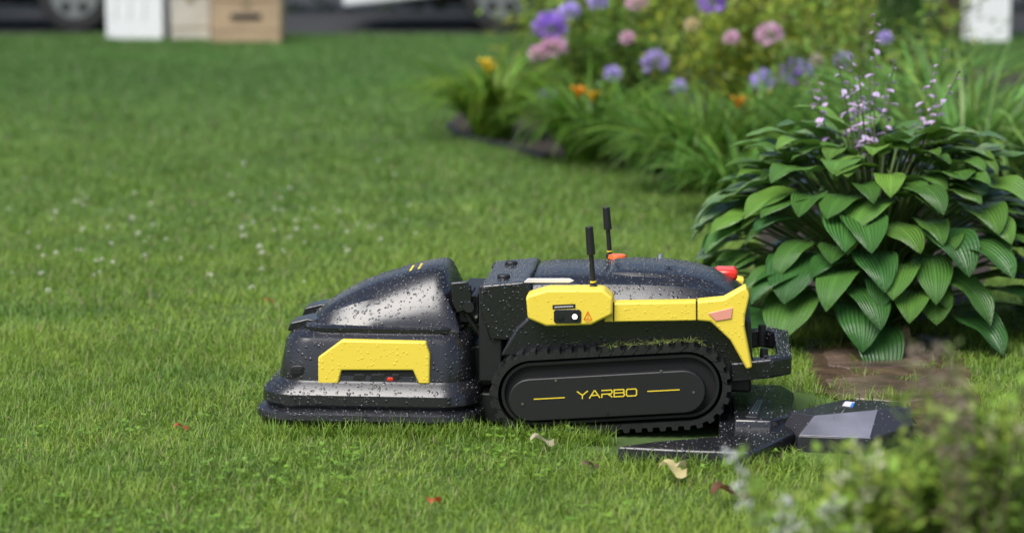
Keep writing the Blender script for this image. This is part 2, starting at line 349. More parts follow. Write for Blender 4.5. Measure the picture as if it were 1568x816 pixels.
# antennas
for nm,u0,v0,u1,v1,w in(('antenna',909,441,902,347,.045),('antenna_far',934,388,928,314,.495)):
    x0,z0=E(u0,v0,w); x1,z1=E(u1,v1,w); a=Vector((x0,w,z0));b=Vector((x1,w,z1)); m=a.lerp(b,.55)
    cyl(nm+'_rod',a,m,.0066,.0060,M['black2'],R,14); cyl(nm+'_tip',m,b,.0108,.0098,M['black2'],R,16,.0015)
    cyl(nm+'_base',a-(b-a)*.03,a+(b-a)*.06,.012,.010,M['black2'],R,16,.0015); cyl(nm+'_ring',a+(b-a)*.10,a+(b-a)*.125,.0078,.0078,M['logo'],R,14)
# rear bumper hoop
zb=.165
def hoop(x1,w0,ch): return [(.545,w0),(x1-ch,w0),(x1,w0+ch),(x1,WID-w0-ch),(x1-ch,WID-w0),(.545,WID-w0)]
outer=hoop(.700,.045,.05); inner=hoop(.662,.085,.035); n=len(outer); V=[];F=[]
for z,ins in((zb-.028,0.004),(zb+.022,0)):
    V+=[(p[0],p[1],z+(.012 if p[0]>.6 else 0)) for p in outer]
    V+=[(p[0],p[1],z+(.012 if p[0]>.6 else 0)) for p in inner]
for i in range(n-1):
    a,b=i,i+1
    F+=[(a,b,b+n,a+n),(2*n+a,2*n+b,2*n+b+n,2*n+a+n),(a,b,2*n+b,2*n+a),(n+a,n+b,3*n+b,3*n+a)]
F+=[(0,n,3*n,2*n),(n-1,2*n-1,4*n-1,3*n-1)]
o_hp=obj('rear_bumper_hoop',V,F,M['black'],R,.007,3)
box('bumper_mount',.54,.60,.10,.44,.10,.20,M['black2'],R,.008)
cyl('bumper_post',(.63,.1,.16),(.63,.1,.215),.012,.010,M['black2'],R); cyl('bumper_post_far',(.63,.43,.16),(.63,.43,.215),.012,.010,M['black2'],R)
beads('rain_beads',[o_deck,o_dome,o_fl,o_fh,o_hood,o_hc,o_hp],10500,M['drop'],R)
# tracks
cA=E(816,604,0); cB=E(1052,591,0); RT=.112
def stadium(c1,c2,r,N,mod=None):
    d=Vector((c2[0]-c1[0],c2[1]-c1[1])); Ld=d.length; t=d/Ld; nn=Vector((-t.y,t.x)); P=[]; tot=2*Ld+2*PI*r
    for i in range(N):
        s=i/N*tot
        if s<Ld: p=Vector(c1)+t*s; q=nn
        elif s<Ld+PI*r: a=(s-Ld)/r; p=Vector(c2); q=nn*math.cos(a)+t*math.sin(a)
        elif s<2*Ld+PI*r: p=Vector(c2)-t*(s-Ld-PI*r); q=-nn
        else: a=(s-2*Ld-PI*r)/r; p=Vector(c1); q=-nn*math.cos(a)-t*math.sin(a)
        rad=r+(mod(s/tot) if mod else 0); P.append((p.x+q.x*rad,p.y+q.y*rad))
    return P
def lug(ph,K=46,h=.010):
    def f(s):
        a=((s*K+ph)%1); return h if a<.42 else (h*.0 if a>.5 else h*(.5-a)/.08)
    return f
def track(w0,tag):
    for k in range(2):
        a=w0+k*.08; N=46*12
        o=stadium(cA,cB,RT-.012,N,lug(k*.5)); i_=stadium(cA,cB,RT-.024,N)
        V=[(p[0],a,p[1]) for p in o]+[(p[0],a+.08,p[1]) for p in o]+[(p[0],a,p[1]) for p in i_]+[(p[0],a+.08,p[1]) for p in i_]
        F=[]
        for j in range(N):
            l=(j+1)%N; F+=[(j,l,N+l,N+j),(2*N+j,2*N+l,3*N+l,3*N+j),(j,l,2*N+l,2*N+j),(N+j,N+l,3*N+l,3*N+j)]
        obj('track_belt%s_%d'%(tag,k),V,F,M['rubber'],R,0,ang=25)
track(0,''); track(WID-.16,'_far')
def ring(name,r0,r1,a,b,mat,ca=cA,cb=cB,N=96,bev=.0015):
    o=stadium(ca,cb,r1,N); i_=stadium(ca,cb,r0,N); V=[(p[0],a,p[1]) for p in o]+[(p[0],b,p[1]) for p in o]+[(p[0],a,p[1]) for p in i_]+[(p[0],b,p[1]) for p in i_];F=[]
    for j in range(N):
        l=(j+1)%N; F+=[(j,l,N+l,N+j),(2*N+j,2*N+l,3*N+l,3*N+j),(j,l,2*N+l,2*N+j),(N+j,N+l,3*N+l,3*N+j)]
    obj(name,V,F,mat,R,bev,2,ang=40)
for tag,s in(('',1),('_far',-1)):
    f=lambda w: w if s==1 else WID-w
    prism('track_core'+tag,stadium(cA,cB,RT-.03,96),*sorted((f(.022),f(.15))),M['dark'],R,.002)
    ring('track_rim'+tag,RT-.040,RT-.031,*sorted((f(.008),f(.03))),M['black2'])
    pa=E(812,611,0);pb=E(1047,598,0)
    prism('side_panel'+tag,stadium(pa,pb,.054,72),*sorted((f(-.010),f(.03))),M['plate'],R,.003)
for i,(u,v) in enumerate(((800,618),(851,582),(1012,567),(1062,600),(925,577),(930,632))): disc('bolt_%d'%i,u,v,-.0125,.003,M['steel' if i<4 else 'black2'],.003)
# lettering on the side panel
def T(x,y): # image-pixel offsets along the (slightly nose-down) panel
    return E(884+x, 609.5-.052*x-y,-.0112)
L5={'Y':[[(0,1),(.5,.45),(1,1)],[(.5,.45),(.5,0)]],'A':[[(0,0),(.45,1),(.55,1),(1,0)],[(.25,.35),(.8,.35)]],
'R':[[(0,0),(0,.45),(.9,.45),(1,.6),(1,.88),(.93,1),(0,1)],[(.6,.45),(1,0)]],
'B':[[(0,0),(0,1),(.9,1),(.97,.9),(.97,.65),(.85,.53),(0,.53)],[(.85,.53),(1,.4),(1,.12),(.9,0),(0,0)]],
'O':[[(.1,0),(0,.2),(0,.8),(.1,1),(.9,1),(1,.8),(1,.2),(.9,0),(.1,0)]]}
pl=[]
for i,ch in enumerate('YARBO'):
    for s in L5[ch]: pl.append([T(i*18.8+p[0]*15.5,p[1]*10.5) for p in s])
stroke('panel_lettering',pl,.0030,M['logo'],-.0112)
stroke('panel_lines',[[T(-66,2.5),T(-20,2.5)],[T(108,5.5),T(156,5.5)]],.0028,M['logo'],-.0112)
# grass cuttings stuck on the track
mb=MB(); n=230
t=rng.random(n); t=.45+.65*t; bx=cA[0]+(cB[0]-cA[0])*t+rng.normal(0,.02,n); bz=cA[1]+(cB[1]-cA[1])*t+RT+.0; bz-=np.maximum(0,bx-cB[0])**2*5
ribbons(mb,np.stack([bx,rng.uniform(0.0,.05,n),bz],1),rng.uniform(0,2*PI,n),rng.uniform(.012,.034,n),.0025,rng.uniform(-.2,.9,n),rng.uniform(-.8,.2,n),3,colvar((.19,.24,.07),n,.35,.2))
mb.build('grass_cuttings',M['grass'],R)
# ================================================================== DOCKING STATION
D=empty('docking_station')
g=lambda l,z:[ground(u,v,z) for u,v in l]
o_bp=vprism('base_plate',g([(942,684),(1000,676),(1100,668),(1100,600),(1130,587),(1198,588),(1217,600),(1220,640),(1218,662),(1150,693),(1060,690)],.044),-.01,.044,M['black'],D,.005,.02)
o_rp=vprism('rear_ramp',g([(1118,605),(1126,589),(1194,589),(1219,606),(1214,634),(1182,645),(1123,643)],.062),.02,.062,M['black'],D,.005,.05)
vprism('contact_strip',g([(1142,637),(1158,607),(1171,607),(1160,638)],.066),.03,.066,M['plate'],D,.002)
for i in range(3):
    vprism('contact_bar_%d'%i,g([(1147+i*5,631),(1160+i*3,611),(1162.5+i*3,611),(1149.5+i*5,631)],.0685),.03,.0685,M['steel'],D,.0005)
M['pad']=simple('glossy_black_pad',(.03,.03,.036),.18,bump=.0003,bscale=200)
up=[p+(.080,) for p in g([(1210,630),(1292,611),(1386,615),(1394,622),(1345,627),(1246,636)],.080)]
lo_=[p+(.040,) for p in g([(1200,652),(1282,628),(1390,630),(1399,650),(1332,672),(1222,667)],.040)]
bt=[(p[0],p[1],-.005) for p in lo_]
o_pad=loft('charging_pad',[bt,lo_,up],M['pad'],D,bevel=.003,ang=20)
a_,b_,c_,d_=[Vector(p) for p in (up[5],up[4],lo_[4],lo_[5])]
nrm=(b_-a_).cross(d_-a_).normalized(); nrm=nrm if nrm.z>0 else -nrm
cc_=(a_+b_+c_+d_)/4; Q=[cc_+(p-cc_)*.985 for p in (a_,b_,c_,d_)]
obj('pad_sheen_panel',[tuple(p+nrm*.0005) for p in Q]+[tuple(cc_+(p-cc_)*.985+nrm*.003) for p in Q],[(0,1,2,3),(4,5,6,7),(0,1,5,4),(1,2,6,5),(2,3,7,6),(3,0,4,7)],simple('painted_sheen_grey',(.26,.255,.29),.22,metal=.5,var=.35,vscale=7,bump=.0002,bscale=150),D,.001)  # light grey panel paints the sky's sheen onto the black slope
beads('rain_beads_dock',[o_bp,o_rp,o_pad],900,M['drop'],D,seed=5)
vprism('pad_label',g([(1290,620),(1294,614),(1309,615),(1306,622)],.0815),.06,.0815,M['white'],D,.0005)
vprism('pad_label_light',g([(1302,621),(1305,616),(1309,616),(1306,622)],.0823),.06,.0823,simple('blue_print',(.05,.2,.6),.4),D,.0003)
# ================================================================== GROUND
def sheet(name,pts,z,mat):
    V=[(p[0],p[1],z) for p in pts]; return obj(name,V,[list(range(len(V)))],mat,None,0,smooth=False)
M['lawn']=simple('lawn_soil',(.06,.11,.018),.9,var=.4,vscale=3,bump=.01,bscale=40)
sheet('lawn',[(-150,-100),(150,-100),(150,200),(-150,200)],0,M['lawn'])
bed=[ground(u,v) for u,v in((688,190),(704,208),(762,220),(838,240),(900,248),(970,262),(1030,285),(1100,310),(1160,370),(1200,440),(1260,482),(1330,500),(1440,490),(1500,450),(1540,380))]+[(3.2,8.6),(4.5,12),(4.5,17),(2.8,18.5),(.5,17.5),(-.3,15)]
M['mulch']=simple('dark_mulch',(.022,.014,.009),.9,var=.6,vscale=30,bump=.02,bscale=50)
sheet('flower_bed_soil',bed,.004,M['mulch'])
mb=MB(); ed=[ground(u,v)+(.015,) for u,v in((688,196),(702,212),(762,226),(812,238),(838,246))]
tube(mb,ed,.022,(.01,.01,.012),8)
mb.build('garden_edging',simple('black_edging',(.006,.006,.007),.6))
mud0=[ground(u,v) for u,v in((1240,524),(1330,513),(1450,513),(1480,560),(1500,620),(1530,700),(1505,760),(1450,740),(1420,690),(1400,655),(1390,625),(1300,614),(1252,602),(1236,560))]
mud=[]
for i,p in enumerate(mud0):
    q=mud0[(i+1)%len(mud0)]
    for k in range(6):
        t=k/6; mud.append((p[0]+(q[0]-p[0])*t+rng.normal(0,.014),p[1]+(q[1]-p[1])*t+rng.normal(0,.03)))
M['mud']=simple('wet_mud',(.085,.056,.036),.26,var=.6,vscale=9,bump=.014,bscale=26)
sheet('mud_path',mud,.005,M['mud'])
def rough_slab(name,q):
    P=[]
    for i,a in enumerate(q):
        b=q[(i+1)%len(q)]
        for k in range(4): t=k/4; P.append((a[0]+(b[0]-a[0])*t+random.gauss(0,2),a[1]+(b[1]-a[1])*t+random.gauss(0,1)))
    vprism(name,[ground(*p,z=.009) for p in P],-.01,.009,simple('wet_flagstone',(.115,.080,.060),.23,var=.6,vscale=7,bump=.012,bscale=16),None,.004,.02)
rough_slab('flagstone',((1262,536),(1300,529),(1425,529),(1438,554),(1300,563),(1268,557)))
rough_slab('flagstone.001',((1262,580),(1330,573),(1440,576),(1448,604),(1385,615),(1290,605)))
sheet('driveway',[(-60,21.9),(60,21.9),(60,40),(-60,40)],.004,simple('wet_asphalt',(.02,.02,.021),.8,var=.3,vscale=3,bump=.004,bscale=80))
# ------------------------------------------------------------------ grass
def machine_poly():
    c,s=math.cos(math.radians(-5)),math.sin(math.radians(-5))
    f=lambda x,w:(x*c-w*s,5.95+x*s+w*c)
    return [f(-.63,.02),f(-.10,.0),f(-.05,.03),f(.62,.03),f(.62,.5),f(-.1,.52),f(-.63,.5)]
excl=[bed,mud,machine_poly(),[ground(*p) for p in((900,694),(1050,716),(1150,720),(1222,692),(1240,712),(1330,722),(1400,704),(1416,640),(1300,618),(1215,600),(1120,600),(900,620))]]
mb=MB()
def scatter(y0,y1,dens,mar):
    wmax=.2135*(y1)+mar; n=int(dens*(y1-y0)*2*wmax); x=rng.uniform(-wmax,wmax,n); y=rng.uniform(y0,y1,n)
    k=np.abs(x)<.2135*y+mar; x,y=x[k],y[k]
    for i,p in enumerate(excl):
        ins=inpoly(x,y,p)
        if i==1: ins&=(vnoise(x,y,.10,31)<.70)|(rng.random(len(x))<.5)
        k=~ins; x,y=x[k],y[k]
    return x,y
def gcol(x,y,n):
    a=vnoise(x,y,.35,1)*.5+vnoise(x,y,1.6,2)*.5; b=vnoise(x,y,.12,3)
    c1=np.array([.130,.245,.026]); c2=np.array([.260,.375,.046]); 
    c=c1+(c2-c1)*np.clip(a*1.5-.2+(b-.5)*.7,0,1)[:,None]
    far=np.clip((y-6.8)/10,0,1)[:,None]**.8; c=c*(1-far)+np.array([.080,.185,.032])*(1+.5*(a[:,None]-.5))*far  # distant blades darkened: tree shade put into the blade colour
    c=c*(1+rng.uniform(-.28,.28,(n,1)))
    dry=rng.random(n)<.06; c[dry]=np.array([.34,.31,.14])*rng.uniform(.6,1.1,(dry.sum(),1))*(1-.5*far[dry])
    return c
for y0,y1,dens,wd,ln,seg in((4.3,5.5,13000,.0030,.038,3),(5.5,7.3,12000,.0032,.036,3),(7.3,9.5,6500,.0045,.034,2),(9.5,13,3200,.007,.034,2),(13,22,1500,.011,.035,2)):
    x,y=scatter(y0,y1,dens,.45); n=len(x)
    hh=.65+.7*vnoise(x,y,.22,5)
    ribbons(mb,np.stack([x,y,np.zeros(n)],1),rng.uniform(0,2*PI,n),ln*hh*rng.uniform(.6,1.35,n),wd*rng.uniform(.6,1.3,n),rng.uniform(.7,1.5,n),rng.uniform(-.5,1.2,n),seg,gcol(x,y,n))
# taller tufts against machine and dock
tp=[]
for a,b,n in(((400,672),(740,668),900),((740,672),(935,682),500),((960,722),(1230,722),350),((1230,724),(1420,711),250),((1240,625),(1400,612),100)):
    t=rng.random(n)[:,None]; p=np.array(ground(*a))*(1-t)+np.array(ground(*b))*t+rng.normal(0,.012,(n,2)); tp.append(p)
tp=np.concatenate(tp); n=len(tp)
ribbons(mb,np.c_[tp,np.zeros(n)],rng.uniform(0,2*PI,n),rng.uniform(.03,.065,n),rng.uniform(.002,.004,n),rng.uniform(1.0,1.55,n),rng.uniform(-.2,1.3,n),4,colvar((.19,.31,.035),n,.3,.15))
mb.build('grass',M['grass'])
print('grass verts',mb.n)
# clover / broad-leaf weeds
mb=MB(); x,y=scatter(4.4,6.2,520,.4); k=vnoise(x,y,.22,9)>.60; x,y=x[k],y[k]; n=len(x); a0=rng.uniform(0,2*PI,n); zz=rng.uniform(.016,.032,n); cc=colvar((.17,.31,.035),n,.2,.1); sz=rng.uniform(.007,.016,n)
for j in range(3): leaves(mb,np.stack([x,y,zz],1),a0+j*2.09,rng.uniform(-.1,.5,n),sz,sz*.9,cc,.1)
mb.build('clover_leaves',M['leaf'])
def ball(mb,c,r,n,pl,pw,col):
    d=rng.normal(size=(n,3)); d/=np.linalg.norm(d,axis=1)[:,None]; d[:,2]=np.abs(d[:,2])*rng.choice([1,1,1,-.6],n)
    leaves(mb,np.asarray(c)+d*r*.55,np.arctan2(d[:,1],d[:,0]),np.arcsin(np.clip(d[:,2],-1,1)),pl,pw,colvar(col,n,.12,.05),.15)
mb=MB()
for i in range(85):
    u=random.choice([random.uniform(0,640),random.uniform(340,580),random.uniform(0,250)]); v=random.gauss(360,46)
    gx,gy=ground(u,v); h=random.uniform(.04,.055); q=random.uniform(.5,1.15)
    ball(mb,(gx,gy,h),.008*q,24,.0075*q,.0065*q,(.72,.72,.60)); ribbons(mb,[(gx,gy,0)],0,h,.002,1.5,1.5,1,(.1,.17,.03),prof='c')
mb.build('clover_flowers',M['petal'])
# fallen leaves
def fallen(name,u,v,sz,col,az):
    mb=MB(); gx,gy=ground(u,v); k=9; V=[];F=[];
    for i in range(k+1):
        t=i/k; hw=sz*.42*math.sin(PI*min(max(t,.03),.99))**.7*(1+.25*(i%2)); 
        for j,s in enumerate((-1,0,1)):
            lx=(t-.5)*sz*1.3; ly=s*hw; z=.040+.25*sz*abs(s)*math.sin(t*5)+.12*sz*math.sin(t*7+s)
            V.append((gx+lx*math.cos(az)-ly*math.sin(az),gy+lx*math.sin(az)+ly*math.cos(az),z))
    for i in range(k):
        for j in range(2): F.append((i*3+j,i*3+j+1,i*3+4+j,i*3+3+j))
    mb.add(V,F,col); mb.build(name,M['leaf'])
for q in((1117,779,.065,(.16,.07,.035),.1),(1030,742,.055,(.62,.53,.25),-.5),(1038,736,.04,(.5,.45,.25),1.1),(664,792,.034,(.5,.09,.03),1.2),(904,736,.032,(.16,.1,.07),.3),(278,676,.026,(.45,.1,.04),.2),(830,697,.045,(.5,.45,.3),.0),(412,478,.025,(.4,.12,.05),.4)):
    fallen('fallen_leaf',*q)
# ================================================================== HOSTA
def hosta_leaf(mb,base,az,L,W,e0,e1,col,cup=.18,nt=12,nv=9):
    s=np.linspace(0,1,nt+1); sm=(s[1:]+s[:-1])/2; e=e0+(e1-e0)*sm
    r=np.r_[0,np.cumsum(np.cos(e))]*L/nt; z=np.r_[0,np.cumsum(np.sin(e))]*L/nt; ee=e0+(e1-e0)*s
    hw=W/2*np.clip(s+.015,0,1)**.38*np.clip(1-s,0,1)**.85/.485
    v=np.linspace(-1,1,nv); ph=random.uniform(0,6); wv=random.uniform(.03,.12)
    rr_=r[:,None]-.16*L*(np.abs(v)[None]**1.6)*((1-s)**5)[:,None]
    lat=hw[:,None]*v[None]
    up=cup*hw[:,None]*(np.abs(v)[None]**1.2)+wv*hw[:,None]*np.sin(s[:,None]*11+ph+v[None]*2)*np.abs(v)[None]**2
    R_=rr_-np.sin(ee)[:,None]*up; Z=z[:,None]+np.cos(ee)[:,None]*up
    X=base[0]+R_*math.cos(az)-lat*math.sin(az); Y=base[1]+R_*math.sin(az)+lat*math.cos(az); Z=base[2]+Z
    V=np.stack([X,Y,Z],2).reshape(-1,3)
    i=np.arange(nt)[:,None]*nv+np.arange(nv-1)[None]; F=np.stack([i,i+1,i+nv+1,i+nv],2).reshape(-1,4)
    U=np.stack([np.broadcast_to(s[:,None],(nt+1,nv)),np.broadcast_to(np.abs(v)[None]*(.75+.25*(1-s[:,None])),(nt+1,nv)),np.zeros((nt+1,nv))],2).reshape(-1,3)
    c=np.asarray(col)[None,None]*(1+.25*np.exp(-(v[None,:,None]/.12)**2)*np.ones((nt+1,1,1)))
    mb.add(V,F,c.reshape(-1,3),U)
def hosta(name,cx,cy,R0,H0,nl,flower=True,seed=3):
    random.seed(seed); e=empty(name,(cx,cy,0)); mb=MB(); st=MB()
    for i in range(nl):
        q=(i+.5)/nl; az=i*2.39996+random.uniform(-.3,.3); rad=R0*(.10+.64*math.sqrt(q)); h=H0*(1-.78*q**1.4)+random.uniform(-.05,.04)
        L=random.uniform(.135,.225)*(1.05 if q>.3 else .85); W=L*random.uniform(.58,.80)
        e0=.65-.85*q+random.uniform(-.3,.3); e1=-.25-1.0*q+random.uniform(-.35,.3)
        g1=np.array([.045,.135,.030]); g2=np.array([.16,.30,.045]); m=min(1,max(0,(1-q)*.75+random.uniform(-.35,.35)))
        bx,by=rad*math.cos(az),rad*math.sin(az)
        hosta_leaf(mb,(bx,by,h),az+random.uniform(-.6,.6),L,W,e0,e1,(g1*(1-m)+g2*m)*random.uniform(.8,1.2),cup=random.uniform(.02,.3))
        tube(st,[(bx*.1,by*.1,0),(bx*.45,by*.45,h*.75),(bx*.85,by*.85,h*1.02),(bx,by,h)],[.006,.005,.004,.003],(.13,.22,.05),5)
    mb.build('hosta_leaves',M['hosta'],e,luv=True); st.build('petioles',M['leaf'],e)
    if flower:
        fb=MB()
        for i in range(16):
            az=random.uniform(0,2*PI); lean=random.uniform(.06,.36); h=random.uniform(.68,.86)
            if i==0: az,lean,h=1.7,.05,.97
            P=[(math.cos(az)*lean*t*(.4+.6*t),math.sin(az)*lean*t*(.4+.6*t),h*t) for t in np.linspace(0,1,7)]
            tube(fb,P,np.linspace(.0042,.002,7),(.16,.20,.09),5)
            for k in range(12):
                t=.70+.30*k/11; x,y,z=[a_+(b_-a_)*((t*6)%1) if t<1 else b_ for a_,b_ in zip(P[min(int(t*6),5)],P[min(int(t*6)+1,6)])]
                a=k*2.4+random.random(); big=1.0 if t<.93 else .6
                n=3; c=colvar((.62,.48,.70),n,.15,.1) if t<.95 else colvar((.42,.32,.46),n,.15,.1)
                ln=.036*big*random.uniform(.6,1.15)
                ribbons(fb,[(x,y,z)]*n,a+rng.uniform(-.35,.35,n),ln,.014*big,rng.uniform(-.1,.4,n),rng.uniform(-1.1,-.5,n),3,c,prof='petal')
        fb.build('flower_stalks',M['petal'],e)
    return e
hosta('hosta_plant',1.13,7.47,.66,.59,250)
# ================================================================== DAYLILIES
def daylily(cx,cy,R0,H0,n,base=(.05,.10,.02),flowers=(),name='daylily_plant'):
    e=empty(name,(cx,cy,0)); mb=MB(); r=R0*.28*np.sqrt(rng.random(n)); a=rng.uniform(0,2*PI,n); az=a+rng.uniform(-.8,.8,n)
    L=H0*rng.uniform(.8,1.5,n)
    ribbons(mb,np.stack([r*np.cos(a),r*np.sin(a),0*r],1),az,L,rng.uniform(.012,.02,n)*(1 if H0<.7 else 1.2),rng.uniform(1.1,1.5,n),rng.uniform(-1.2,.3,n),7,colvar(np.array(base)*np.array([1.75,1.9,1.2]),n,.5,.25),p=1.3,prof='strap')
    mb.build('strap_leaves',M['leaf'],e)
    if flowers:
        fb=MB()
        for fx,fy,fz,c in flowers:
            tube(fb,[(fx*.3,fy*.3,0),(fx*.6,fy*.6,fz*.6),(fx,fy,fz)],.004,(.08,.13,.03),5)
            n=6; ribbons(fb,[(fx,fy,fz)]*n,np.arange(6)*PI/3+.3,.08,.040,1.3,.4,5,colvar(c,n,.12,.05),prof='petal',roll=0)
            ribbons(fb,[(fx,fy,fz)]*4,np.arange(4)*PI/2,.05,.008,1.3,.8,2,(.6,.35,.03),roll=0)
        fb.build('lily_flowers',M['petal'],e)
OR=(.88,.33,.02);YE=(.90,.66,.05)
def at(u,v): return ground(u,v)
x,y=at(755,212); daylily(x,y,.36,.50,360,(.085,.135,.015),[(-.02,-.2,.36,YE),(-.04,-.2,.39,YE)])
x,y=at(905,248); daylily(x,y,.40,.48,380,(.06,.115,.015),[(-.07,-.25,.34,OR),(.0,-.27,.32,(.85,.5,.04)),(.19,-.3,.13,OR)])
x,y=at(1075,292); daylily(x,y,.44,.50,420,(.07,.125,.025),[(.34,-.3,.16,OR),(.30,-.28,.17,OR)])
x,y=at(990,262); daylily(x,y,.36,.42,300,(.05,.105,.018))
x,y=at(1160,275); daylily(x,y,.42,.52,340,(.06,.12,.025),[(-.12,-.3,.36,OR)])
x,y=at(1130,330); daylily(x,y,.34,.38,260,(.06,.12,.025))
x,y=at(1475,330); daylily(x,y,.45,.72,380,(.10,.17,.06))
x,y=at(1400,290); daylily(x,y,.45,.70,300,(.08,.15,.04))
x,y=at(1545,300); daylily(x,y,.4,.5,200,(.10,.17,.05))
x,y=at(1300,300); daylily(x,y,.4,.6,240,(.06,.12,.025))
# ================================================================== FLOWERING SHRUBS
def shrub(name,cx,cy,rx,ry,H0,n,lc,lsz,blooms,seed,stem=(.06,.05,.03)):
    e=empty(name,(cx,cy,0)); mb=MB(); r=np.random.default_rng(seed)
    K=30; cl=[]
    for i in range(K):
        a=r.uniform(0,2*PI); q=math.sqrt(r.random()); h=H0*(.25+.75*r.random())*(1-.25*q)
        p=(rx*q*math.cos(a),ry*q*math.sin(a),h); cl.append(p)
        tube(mb,[(p[0]*.25,p[1]*.25,0),(p[0]*.7,p[1]*.7,h*.6),p],[.008,.006,.003],stem,5)
    cl=np.array(cl); idx=r.integers(0,K,n); t=r.random(n)**.5
    P=cl[idx]*np.stack([.4+.6*t,.4+.6*t,t],1)+r.normal(0,1,(n,3))*np.array([rx,ry,H0*.8])*.13
    P[:,2]=np.abs(P[:,2]); sh=r.random(K)[idx][:,None]
    leaves(mb,P,r.uniform(0,2*PI,n),r.uniform(-.6,.9,n),lsz*r.uniform(.6,1.3,n),lsz*.5*r.uniform(.7,1.3,n),colvar(np.array(lc)*np.array([2.0,1.85,1.4]),n,.45,.25)*(.5+.95*sh))
    mb.build('branches_and_leaves',M['leaf'],e)
    fb=MB()
    for bx,by,bz,rad,c in blooms: ball(fb,(bx,by,bz),rad*1.2,90,rad*.75,rad*.65,c)
    if blooms: fb.build('blossoms',M['petal'],e)
PU=(.52,.33,.82);LI=(.64,.54,.90);PK=(.86,.60,.74)
def bl(cx,cy,l):
    out=[]
    for u,v,rad,c,dy in l:   # dy: how far toward the viewer side of the shrub the bloom hangs
        Y=cy+dy; zc=Y*CP+CAM_H*SP; t=-(v-408)/FPX
        z=CAM_H-Y*(SP-t*CP)/(CP+t*SP); zc=Y*CP+(CAM_H-z)*SP; out.append(((u-784)*zc/FPX-cx,dy,z,rad,c))
    return out
cx,cy=.45,14.2
shrub('phlox_bush',cx,cy,.60,.5,1.0,3600,(.075,.145,.025),.06,bl(cx,cy,[(842,45,.080,PU,-.55),(849,74,.062,PK,-.6),(824,84,.045,PK,-.6),(872,20,.05,LI,-.5),(916,4,.05,LI,-.5),(975,6,.05,PK,-.5),(838,150,.048,LI,-.8),(1003,99,.065,LI,-.7),(938,115,.042,LI,-.6),(960,60,.035,PK,-.7)]),11)
cx,cy=1.35,13.6
shrub('flowering_shrub',cx,cy,.75,.6,1.1,4600,(.12,.17,.025),.07,bl(cx,cy,[(1090,5,.065,PU,-.6),(1178,56,.058,PK,-.7),(1222,117,.075,PU,-.9),(1168,127,.055,LI,-.9),(1120,60,.035,PK,-.7),(1060,40,.035,(.8,.7,.45),-.7),(1290,95,.045,LI,-.7),(1040,135,.035,LI,-.8)]),12)
cx,cy=1.75,12.0
shrub('flowering_shrub.001',cx,cy,.5,.45,.85,2200,(.09,.15,.035),.06,bl(cx,cy,[(1355,60,.03,LI,-.3),(1250,95,.03,(.6,.55,.45),-.3)]),13)
cx,cy=.7,16.2
shrub('yellow_green_bush',cx,cy,.9,.7,1.5,3800,(.12,.17,.02),.07,[],14)
cx,cy=2.2,15.5
shrub('yellow_green_bush.001',cx,cy,.9,.7,1.4,3600,(.09,.15,.02),.07,[],15)
# dwarf conifer spike
mb=MB(); n=2600; t=rng.random(n)**.7; a=rng.uniform(0,2*PI,n); rr2=.16*(1-t)+.02
x0,y0=at(1372,300); tube(mb,[(0,0,0),(0,0,1.0)],.012,(.05,.03,.02))
leaves(mb,np.stack([rr2*np.cos(a),rr2*np.sin(a),.15+t*.95],1),a,rng.uniform(.2,1.2,n),.05,.012,colvar((.10,.21,.06),n,.3))
o=mb.build('tall_weed',M['leaf']); o.location=(x0+.25,y0+1.6,0)
# ================================================================== FOREGROUND WILD PLANTS
def wild(cx,cy,R0,H0,n,lc,fc,name='wildflower_plant',seed=0,fl=.5,sc=(.08,.09,.03),lf=1.0,hmin=.62):
    e=empty(name,(cx,cy,0)); mb=MB(); fb=MB(); r=np.random.default_rng(seed)
    for i in range(n):
        a=r.uniform(0,2*PI); q=R0*math.sqrt(r.random()); h=H0*r.uniform(hmin,1.05); bx,by=q*math.cos(a),q*math.sin(a); lx,ly=r.normal(0,.045,2)
        P=[(bx+lx*t*t,by+ly*t*t,h*t) for t in np.linspace(0,1,5)]; tube(mb,P,np.linspace(.003,.0012,5),sc,4)
        m=36; t=r.uniform(.25,1,m); Q=np.stack([bx+lx*t*t,by+ly*t*t,h*t],1)
        leaves(mb,Q,r.uniform(0,2*PI,m),r.uniform(-.3,.9,m),lf*r.uniform(.020,.045,m),lf*r.uniform(.009,.018,m),colvar(lc,m,.4,.15))
        if r.random()<fl:
            for k in range(5):
                t=1-.06*k; ball(fb,(bx+lx*t*t+r.normal(0,.008),by+ly*t*t+r.normal(0,.008),h*t),.012,14,.012,.008,fc)
    mb.build('stems_and_leaves',M['leaf'],e)
    if fb.n: fb.build('small_flowers',M['petal'],e)
wild(.66,3.80,.09,.50,44,(.27,.39,.06),(.6,.55,.3),seed=1,fl=.12,lf=1.1,hmin=.78)
wild(.735,3.66,.055,.67,7,(.24,.30,.10),(.36,.28,.22),seed=2,fl=.6,sc=(.24,.19,.12),lf=.6,hmin=.85)
wild(.76,3.78,.07,.58,38,(.27,.39,.06),(.5,.45,.3),seed=5,fl=.1,lf=1.1,hmin=.75)
wild(.45,3.75,.05,.435,12,(.26,.40,.07),(.75,.74,.76),seed=3,fl=.35)
wild(.56,3.80,.07,.465,30,(.29,.41,.06),(.7,.7,.5),seed=4,fl=.15,lf=1.1,hmin=.8)
